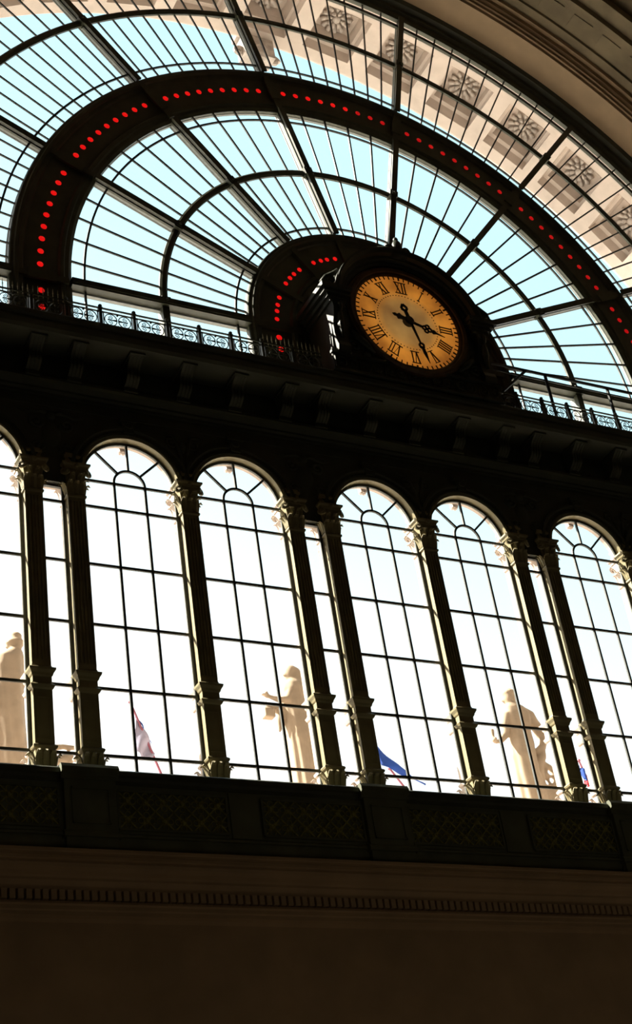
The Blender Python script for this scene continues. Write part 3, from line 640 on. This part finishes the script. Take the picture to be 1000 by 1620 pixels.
K = empty('wall_clock', 'large round clock with glowing amber dial and black roman numerals', 'clock', (0, -1.74, 0))
def kp(nm, bm, M=BLACK, sm=False, parent=None): return link(nm, bm.mesh(nm, M, sm), parent or K)
kp('dial', MB().sweep([(0.001, 0.0), (0.001, 0.08), (2.1, 0.08), (2.1, 0.0)], 0, 360, 72), DIAL)
kp('bezel', MB().sweep([(2.07, 0.05), (2.07, -0.03), (2.12, -0.07), (2.2, -0.07), (2.22, -0.13), (2.34, -0.15), (2.38, -0.08), (2.44, -0.06), (2.44, 0.05)], 0, 360, 90), BEZEL)
def radial(a, r0, r1, w0, w1=None, off=0.0, y=-0.03, skew=0.0):  # a: clock degrees
    t = radians(90 - a); d = Vector((cos(t), sin(t))); p = Vector((sin(t), -cos(t))); w1 = w1 or w0
    A = d * r0 + p * (off); Bq = d * r1 + p * (off + skew)
    q = [A - p * w0 / 2, A + p * w0 / 2, Bq + p * w1 / 2, Bq - p * w1 / 2]; return [(v.x, v.y) for v in q]
NUM = ['XII', 'I', 'II', 'III', 'IIII', 'V', 'VI', 'VII', 'VIII', 'IX', 'X', 'XI']
for i, sN in enumerate(NUM):
    b = MB(); a = 30 * i; ri, rc = 1.33, 1.83
    wd = {'I': 0.115, 'V': 0.24, 'X': 0.26}; tot = sum(wd[c] for c in sN); x = -tot / 2
    for c in sN:
        cx = x + wd[c] / 2; x += wd[c]
        if c == 'I': b.hexa(radial(a, ri, rc, 0.036, off=cx), -0.03, 0.0)
        if c == 'V': b.hexa(radial(a, ri, rc, 0.042, off=cx, skew=-0.085), -0.03, 0.0); b.hexa(radial(a, ri, rc, 0.018, off=cx, skew=0.085), -0.031, 0.0)
        if c == 'X': b.hexa(radial(a, ri, rc, 0.042, off=cx + 0.085, skew=-0.17), -0.03, 0.0); b.hexa(radial(a, ri, rc, 0.018, off=cx - 0.085, skew=0.17), -0.031, 0.0)
    for r in (ri, rc): b.hexa(radial(a, r - 0.012, r + 0.012, tot), -0.029, 0.0)
    kp('numeral', b)
mk = [MB().hexa(radial(0, 1.93, 2.09, w_), -0.025, 0.0).mesh('minute_mark', BLACK) for w_ in (0.06, 0.036)]
dt = MB().ball((1.21, -0.005, 0), (0.024, 0.014, 0.024), 6, 4).mesh('dot', BLACK)
for i in range(60):
    link('minute_mark', mk[0 if i % 5 == 0 else 1], K, roty=radians(6 * i)); link('dot', dt, K, roty=radians(6 * i))
def local(me, deg):                                # rotate hand pointing to 12 clockwise
    me.rotation_euler = (0, radians(deg), 0); return me
b = MB().hexa([(-0.06, 0), (0.06, 0), (0.05, 0.55), (-0.05, 0.55)], -0.12, -0.09)
for c in ((0.1, 0.72), (-0.1, 0.72), (0, 0.62), (0, 0.83)): b.tube([(c[0] + 0.08 * cos(t), -0.105, c[1] + 0.08 * sin(t)) for t in [i * pi / 6 for i in range(12)]], 0.036, 5, True)
b.hexa([(-0.05, 0.9), (0.05, 0.9), (0.1, 1.0), (0.035, 1.12), (0, 1.46), (-0.035, 1.12), (-0.1, 1.0)], -0.12, -0.09)
b.hexa([(-0.08, 0.05), (0.08, 0.05), (0.09, -0.3), (0.15, -0.42), (0.05, -0.5), (0.07, -0.58), (0, -0.68), (-0.07, -0.58), (-0.05, -0.5), (-0.15, -0.42), (-0.09, -0.3)], -0.12, -0.09)
local(kp('hour_hand', b), 107)
b = MB().hexa([(-0.06, 0), (0.06, 0), (0.032, 1.05), (-0.032, 1.05)], -0.16, -0.13)
b.tube([(0.09 * cos(t), -0.145, 1.12 + 0.09 * sin(t)) for t in [i * pi / 6 for i in range(12)]], 0.042, 5, True)
b.hexa([(-0.12, 1.2), (0.12, 1.2), (0.05, 1.28), (0.07, 1.45), (0.0, 1.9), (-0.07, 1.45), (-0.05, 1.28)], -0.16, -0.13)
b.hexa([(-0.08, 0.05), (0.08, 0.05), (0.07, -0.38), (-0.07, -0.38)], -0.16, -0.13)
for p_, q_ in (((-0.13, -0.52), (0, -0.38)), ((0, -0.38), (0.13, -0.52)), ((0.13, -0.52), (0, -0.7)), ((0, -0.7), (-0.13, -0.52))): b.bar(p_, q_, 0.1, -0.16, -0.13)
local(kp('minute_hand', b), 166)
kp('hub', MB().sweep([(0.001, -0.0), (0.001, -0.2), (0.14, -0.19), (0.2, -0.14), (0.21, 0.0)], 0, 360, 20))

# ================================================================== outside: porch vault with coffers
PV = MB(); RV = 22.2; RT = 24.4
PV.sweep([(RV, 0.35), (RV, 1.69), (RT, 1.69), (RT, 0.35)], 0, 180, 120)
PV.sweep([(RV, 4.14), (RV, 4.75), (RV + 0.12, 4.9), (RT, 4.9), (RT, 4.14)], 0, 180, 120)
PV.sweep([(20.9, 0.12), (20.9, 0.35), (RT, 0.35), (RT, 0.12)], 0, 180, 120)
CA = [90 + 8.5 * k for k in range(-10, 11)]; HWA = 3.05
prev = 0
for a in CA + [183.05]:
    s0, s1 = prev, min(a - HWA, 180)
    if s1 > s0: PV.sweep([(RV, 1.69), (RV, 4.14), (RT, 4.14), (RT, 1.69)], s0, s1, 4)
    prev = a + HWA
for s_ in (-1, 1):
    PV.box(min(24.0 * s_, RT * s_), max(24.0 * s_, RT * s_), 0.35, 4.9, -36, 0)
PO = tag(link('porch_vault', PV.mesh('porch_vault', OUT)), 'sunlit pale stone porch vault seen through the outer fanlight', 'vault', kind='structure')
h = radians(HWA)
co = MB()
def cof(r0, r1, y0, y1, y2, y3, a0, a1):           # four sloping/straight walls between two levels
    def P(r, y, a): t = radians(90) + a; return (r * cos(t), y, r * sin(t))
    A = [P(r0, y0, -a0), P(r0, y0, a0), P(r0, y1, a0), P(r0, y1, -a0)]; Bq = [P(r1, y2, -a1), P(r1, y2, a1), P(r1, y3, a1), P(r1, y3, -a1)]
    co.add(A + Bq, [(i, (i + 1) % 4, 4 + (i + 1) % 4, 4 + i) for i in range(4)])
cof(22.2, 22.7, 1.69, 4.14, 1.75, 4.0, h, h * 0.96); cof(22.7, 22.7, 1.75, 4.0, 1.95, 3.8, h * 0.96, h * 0.84); cof(22.7, 23.45, 1.95, 3.8, 2.05, 3.6, h * 0.84, h * 0.78)
co.hexa([(-1.2, 23.45), (1.2, 23.45), (1.2, 23.6), (-1.2, 23.6)], 1.8, 4.0)
co = co.mesh('coffer', OUT); co.transform(Matrix.Rotation(pi / 2, 4, 'Y'))   # store pointing along +x
ro = MB(); C0 = (0, 2.92, 23.42)
ro.ball((0, 2.92, 23.3), (0.2, 0.2, 0.16), 10, 6)
for rr_, nn, zz in ((0.4, 8, 23.34), (0.68, 12, 23.4)):
    for i in range(nn):
        t = 2 * pi * i / nn + (0.2 if nn == 12 else 0); ro.tube([(0.5 * rr_ * cos(t), 2.92 + 0.5 * rr_ * sin(t), zz), (rr_ * cos(t), 2.92 + rr_ * sin(t), zz - 0.12), (1.12 * rr_ * cos(t), 2.92 + 1.12 * rr_ * sin(t), zz)], [0.06, 0.12, 0.04], 6)
ro = ro.mesh('rosette', OUTD, True); ro.transform(Matrix.Rotation(pi / 2, 4, 'Y'))
for a in CA:
    c = link('coffer', co, PO, roty=-radians(a)); r = link('rosette', ro, c)
b = MB().box(-0.75, 0.75, 4.5, 5.3, 21.0, 22.4).box(-0.9, 0.9, 4.4, 5.4, 22.3, 22.6)
for s_ in (-1, 1): b.tube([(0.85 * s_ + 0.28 * (1 - q / 24) * cos(q * 0.5), 4.9, 21.3 + 0.28 * (1 - q / 24) * sin(q * 0.5)) for q in range(20)], 0.12, 6)
b.ball((0, 4.5, 21.1), (0.4, 0.3, 0.5), 10, 6)
tag(link('porch_keystone', b.mesh('porch_keystone', OUTD)), 'carved grey keystone hanging at the crown of the porch vault', 'keystone')
b = MB().box(-22.2, 22.2, 0.3, 8.6, -18.3, -17.75)
tag(link('terrace', b.mesh('terrace', OUT)), 'pale stone terrace carrying the statues outside the windows', 'terrace', kind='structure')
b = MB().box(-200, 200, 0.4, 320, -36.2, -35.8)
tag(link('plaza', b.mesh('plaza', PAVE)), 'sunlit paved square in front of the station, below view', 'ground', kind='structure')

# ------------------------------------------------------------------ statues
def finish_statue(name, label, bm, cx, voxel=0.045):
    me = bm.mesh('figure', STAT, True); me.transform(Matrix.Translation((-cx, -3.0, 17.3)))
    o = link(name, me, None, (cx, 3.0, -17.3)); tag(o, label, 'statue', group='stone statues outside the windows')
    md = o.modifiers.new('remesh', 'REMESH'); md.mode = 'VOXEL'; md.voxel_size = voxel; md.use_smooth_shade = True
    sm = o.modifiers.new('soften', 'SMOOTH'); sm.factor = 0.5; sm.iterations = 2
    p = MB().box(-0.75, 0.75, -0.7, 0.7, -0.45, -0.1).box(-0.62, 0.62, -0.58, 0.58, -0.12, 0.05).mesh('plinth', OUT)
    link('plinth', p, o); return o
def hand(bm, x, y, z, dx, dz):
    bm.ball((x, y, z), (0.09, 0.07, 0.08), 8, 6)
    for q in range(4):
        o_ = -0.06 + 0.04 * q
        bm.tube([(x, y + o_, z), (x + dx * (0.12 + 0.01 * q), y + o_, z + dz * 0.12 + 0.01), (x + dx * 0.2, y + o_, z + dz * 0.2 - 0.04)], [0.035, 0.03, 0.024], 6)
    bm.tube([(x, y - 0.06, z), (x + dx * 0.06, y - 0.13, z + 0.08), (x + dx * 0.12, y - 0.12, z + 0.13)], [0.035, 0.03, 0.024], 6)
# hooded figure reaching left with a book
b = MB()
b.loft([(-17.2, -4.02, 3, 0.5, 0.5), (-16.2, -4.02, 3, 0.48, 0.46), (-15.1, -4.02, 3, 0.44, 0.42), (-14.0, -4.02, 3, 0.42, 0.38), (-13.4, -4.02, 3, 0.42, 0.38), (-12.9, -4.03, 3, 0.42, 0.4), (-12.4, -4.02, 3, 0.41, 0.4), (-12.2, -3.99, 3, 0.36, 0.34), (-12.05, -3.97, 3, 0.24, 0.24), (-11.9, -3.96, 3, 0.2, 0.2)], 44, 9, 0.09)
b.ball((-4.0, 3.0, -11.8), (0.25, 0.24, 0.31), 16, 12); b.ball((-3.9, 3.02, -11.88), (0.27, 0.27, 0.36), 16, 12); b.ball((-3.82, 3.02, -12.15), (0.26, 0.3, 0.24), 14, 8)
b.tube([(-4.2, 3, -11.78), (-4.28, 3, -11.86), (-4.22, 3, -11.92)], [0.03, 0.045, 0.03], 6); b.ball((-4.2, 3, -12.0), (0.06, 0.07, 0.05), 8, 6)
b.tube([(-4.2, 3.1, -12.45), (-4.42, 3.15, -12.9), (-4.62, 3.05, -13.1), (-5.0, 2.95, -12.95)], [0.17, 0.16, 0.13, 0.08], 10)
b.tube([(-4.2, 2.8, -12.5), (-4.4, 2.75, -12.85), (-4.7, 2.8, -12.85), (-4.98, 2.9, -12.72)], [0.15, 0.13, 0.1, 0.06], 10)
b.tube([(-4.5, 3.05, -13.0), (-4.6, 3.05, -13.45), (-4.66, 3.05, -13.85)], [0.14, 0.12, 0.04], 8)
hand(b, -5.0, 2.92, -12.7, -1, 0.4); hand(b, -5.0, 2.98, -13.05, -1, -0.3)
b.box(-5.2, -4.85, 2.8, 3.1, -13.45, -13.15)
finish_statue('stone_statue', 'hooded stone statue in long robes reaching left with a book in hand', b, -4.02)
# cloaked figure, hand on hip, wheel
b = MB()
b.loft([(-17.2, 4.4, 3, 0.56, 0.5), (-16.2, 4.4, 3, 0.52, 0.48), (-15.4, 4.42, 3, 0.5, 0.44), (-14.6, 4.38, 3, 0.44, 0.4), (-14.0, 4.42, 3, 0.44, 0.38), (-13.6, 4.48, 3, 0.44, 0.36), (-13.2, 4.5, 3, 0.4, 0.34), (-12.8, 4.52, 3, 0.46, 0.36), (-12.5, 4.54, 3, 0.5, 0.36), (-12.25, 4.5, 3, 0.4, 0.3), (-12.1, 4.42, 3, 0.2, 0.2), (-11.9, 4.4, 3, 0.16, 0.17)], 44, 8, 0.08)
b.ball((4.38, 3, -11.86), (0.22, 0.24, 0.29), 16, 12); b.ball((4.4, 3, -11.7), (0.27, 0.27, 0.13), 14, 8); b.ball((4.42, 3, -11.64), (0.2, 0.2, 0.14), 12, 8)
b.tube([(4.2, 3.1, -11.86), (4.13, 3.12, -11.93), (4.18, 3.1, -11.98)], [0.03, 0.04, 0.03], 6)
b.tube([(4.9, 3, -12.5), (5.25, 3, -12.85), (5.43, 3, -13.3), (5.3, 3.0, -13.62), (4.95, 3, -13.85)], [0.2, 0.2, 0.17, 0.14, 0.1], 10)
b.tube([(4.7, 3, -12.3), (5.1, 3, -12.45), (5.35, 3, -12.9)], [0.2, 0.18, 0.12], 10)
b.tube([(4.15, 3, -12.5), (3.98, 3, -12.9), (3.9, 3.0, -13.25), (3.62, 2.98, -13.52), (3.42, 2.96, -13.58)], [0.2, 0.18, 0.15, 0.1, 0.06], 10)
hand(b, 3.4, 2.96, -13.58, -0.8, 0.3); b.tube([(3.32, 2.96, -13.55), (3.33, 2.96, -13.3), (3.34, 2.96, -13.12)], [0.04, 0.07, 0.09], 8)
b.tube([(5.3, 3, -13.6), (5.2, 3, -13.95), (4.95, 3, -14.3), (4.85, 3, -14.9), (4.9, 3, -15.6)], [0.1, 0.16, 0.18, 0.2, 0.2], 10)
b.tube([(5.18 + 0.38 * cos(t), 3.0, -14.68 + 0.42 * sin(t)) for t in [i * pi / 10 for i in range(20)]], 0.1, 8, True)
for a in range(5): t = a * 2 * pi / 5; b.tube([(5.18, 3, -14.68), (5.18 + 0.38 * cos(t), 3, -14.68 + 0.42 * sin(t))], 0.06, 6)
b.ball((5.18, 3, -14.68), (0.14, 0.12, 0.14)); b.box(4.7, 5.35, 2.7, 3.3, -17.2, -15.1)
finish_statue('stone_statue', 'cloaked stone statue, one hand on the hip, pierced wheel beside the leg', b, 4.45)
# crowned broad figure at left
b = MB()
b.loft([(-17.2, -13.38, 3, 0.62, 0.55), (-16.0, -13.38, 3, 0.58, 0.5), (-15.0, -13.38, 3, 0.54, 0.46), (-14.0, -13.4, 3, 0.52, 0.44), (-13.2, -13.4, 3, 0.52, 0.44), (-12.6, -13.36, 3, 0.52, 0.42), (-12.25, -13.28, 3, 0.46, 0.36), (-12.05, -13.14, 3, 0.3, 0.26), (-11.95, -13.08, 3, 0.2, 0.2)], 44, 7, 0.07, 1.0)
b.ball((-13.06, 3, -11.72), (0.23, 0.24, 0.28), 16, 12); b.ball((-13.04, 3, -11.5), (0.19, 0.2, 0.14), 14, 8)
b.tube([(-13.06 + 0.24 * cos(t), 3 + 0.24 * sin(t), -11.72) for t in [i * pi / 8 for i in range(16)]], 0.05, 6, True)
b.tube([(-13.26, 3.05, -11.78), (-13.33, 3.06, -11.84), (-13.27, 3.05, -11.9)], [0.03, 0.04, 0.03], 6)
b.tube([(-13.7, 3.0, -12.5), (-13.95, 3, -13.0), (-14.0, 2.95, -13.5), (-13.8, 2.7, -13.8)], [0.2, 0.19, 0.16, 0.09], 10)
b.tube([(-12.95, 3.05, -12.4), (-12.9, 3.2, -13.0), (-13.0, 3.35, -13.4)], [0.17, 0.16, 0.1], 10); hand(b, -13.8, 2.7, -13.82, -0.5, -0.8)
b.tube([(-13.0, 3, -15.1), (-12.3, 3, -15.0), (-11.75, 3, -14.9), (-11.3, 3, -14.92)], [0.2, 0.12, 0.08, 0.07], 8); b.ball((-11.6, 3, -15.25), (0.17, 0.12, 0.2)); b.tube([(-12.6, 3, -15.4), (-12.0, 3, -15.35), (-11.6, 3, -15.25)], [0.2, 0.16, 0.12], 8)
finish_statue('stone_statue', 'broad cloaked stone statue behind the window at the left edge', b, -13.38)

# ------------------------------------------------------------------ flags
def cloth(name, top, bot, M, parent, n=14, k=6, amp=0.08):
    bm = MB(); vs = []
    for i in range(n + 1):
        u = i / n
        def ev(c):
            t = u * (len(c) - 1); j = min(int(t), len(c) - 2); f = t - j; return Vector(c[j]).lerp(Vector(c[j + 1]), f)
        a, c_ = ev(top), ev(bot)
        for j in range(k + 1):
            p = a.lerp(c_, j / k); vs.append((p.x, p.y + amp * sin(u * 9 + j * 0.5), p.z))
    m = k + 1; fs = [(i * m + j, (i + 1) * m + j, (i + 1) * m + j + 1, i * m + j + 1) for i in range(n) for j in range(k)]
    o = link(name, bm.add(vs, fs).mesh(name, M, True), parent); s = o.modifiers.new('thick', 'SOLIDIFY'); s.thickness = 0.02; return o
def flag(label, base, tip, cloths):
    F = empty('flag', label, 'flag', base, group='flags on the terrace outside')
    B0 = Vector(base); T = Vector(tip) - B0
    link('pole', MB().tube([(0, 0, 0), tuple(T)], [0.05, 0.035], 8).ball(tuple(T), 0.07, 8, 6).mesh('pole', POLE), F)
    for top, bot, M in cloths:
        cloth('cloth', [Vector(p) - B0 for p in top], [Vector(p) - B0 for p in bot], M, F)
flag('white and lilac flag hanging limp from a slanted pole, left window', (-5.55, 7, -17.75), (-7.88, 7, -11.15),
     [([(-7.7, 7, -11.6), (-7.4, 7, -12.3), (-7.15, 7, -12.95)], [(-7.82, 7, -12.9), (-7.6, 7, -13.1), (-7.3, 7, -13.15)], FLAGW),
      ([(-7.72, 7.05, -11.6), (-7.38, 7.05, -12.35)], [(-7.6, 7.05, -11.75), (-7.22, 7.05, -12.7)], FLAGB)])
flag('bright blue flag streaming to the right from a slanted red pole', (5.1, 7, -17.75), (1.68, 7, -12.85),
     [([(1.35, 7, -12.05), (1.75, 7, -12.42), (2.1, 7, -12.8), (2.6, 7, -13.1), (3.0, 7, -13.35)], [(1.38, 7, -12.75), (1.72, 7, -12.92), (2.1, 7, -13.02), (2.55, 7, -13.2), (3.0, 7, -13.42)], FLAGB)])
flag('small blue and red flag showing in the rightmost narrow window', (11.6, 7, -17.75), (10.15, 7, -11.95),
     [([(10.1, 7, -12.15), (10.35, 7, -12.45)], [(10.2, 7, -12.7), (10.4, 7, -12.85)], FLAGB), ([(10.2, 7, -12.7), (10.4, 7, -12.85)], [(10.2, 7, -12.95), (10.4, 7, -13.0)], FLAGR)])

# ------------------------------------------------------------------ added warm fill lights (no fittings, below the picture)
for i, (x, y, z, pw) in enumerate(ADDED_FILLS):
    ld = bpy.data.lights.new('added_fill_light', 'POINT'); ld.energy = pw; ld.color = (1.0, 0.82, 0.56); ld.shadow_soft_size = 0.6
    lo = bpy.data.objects.new('added_fill_light', ld); COL.objects.link(lo); lo.location = (x, y, z)
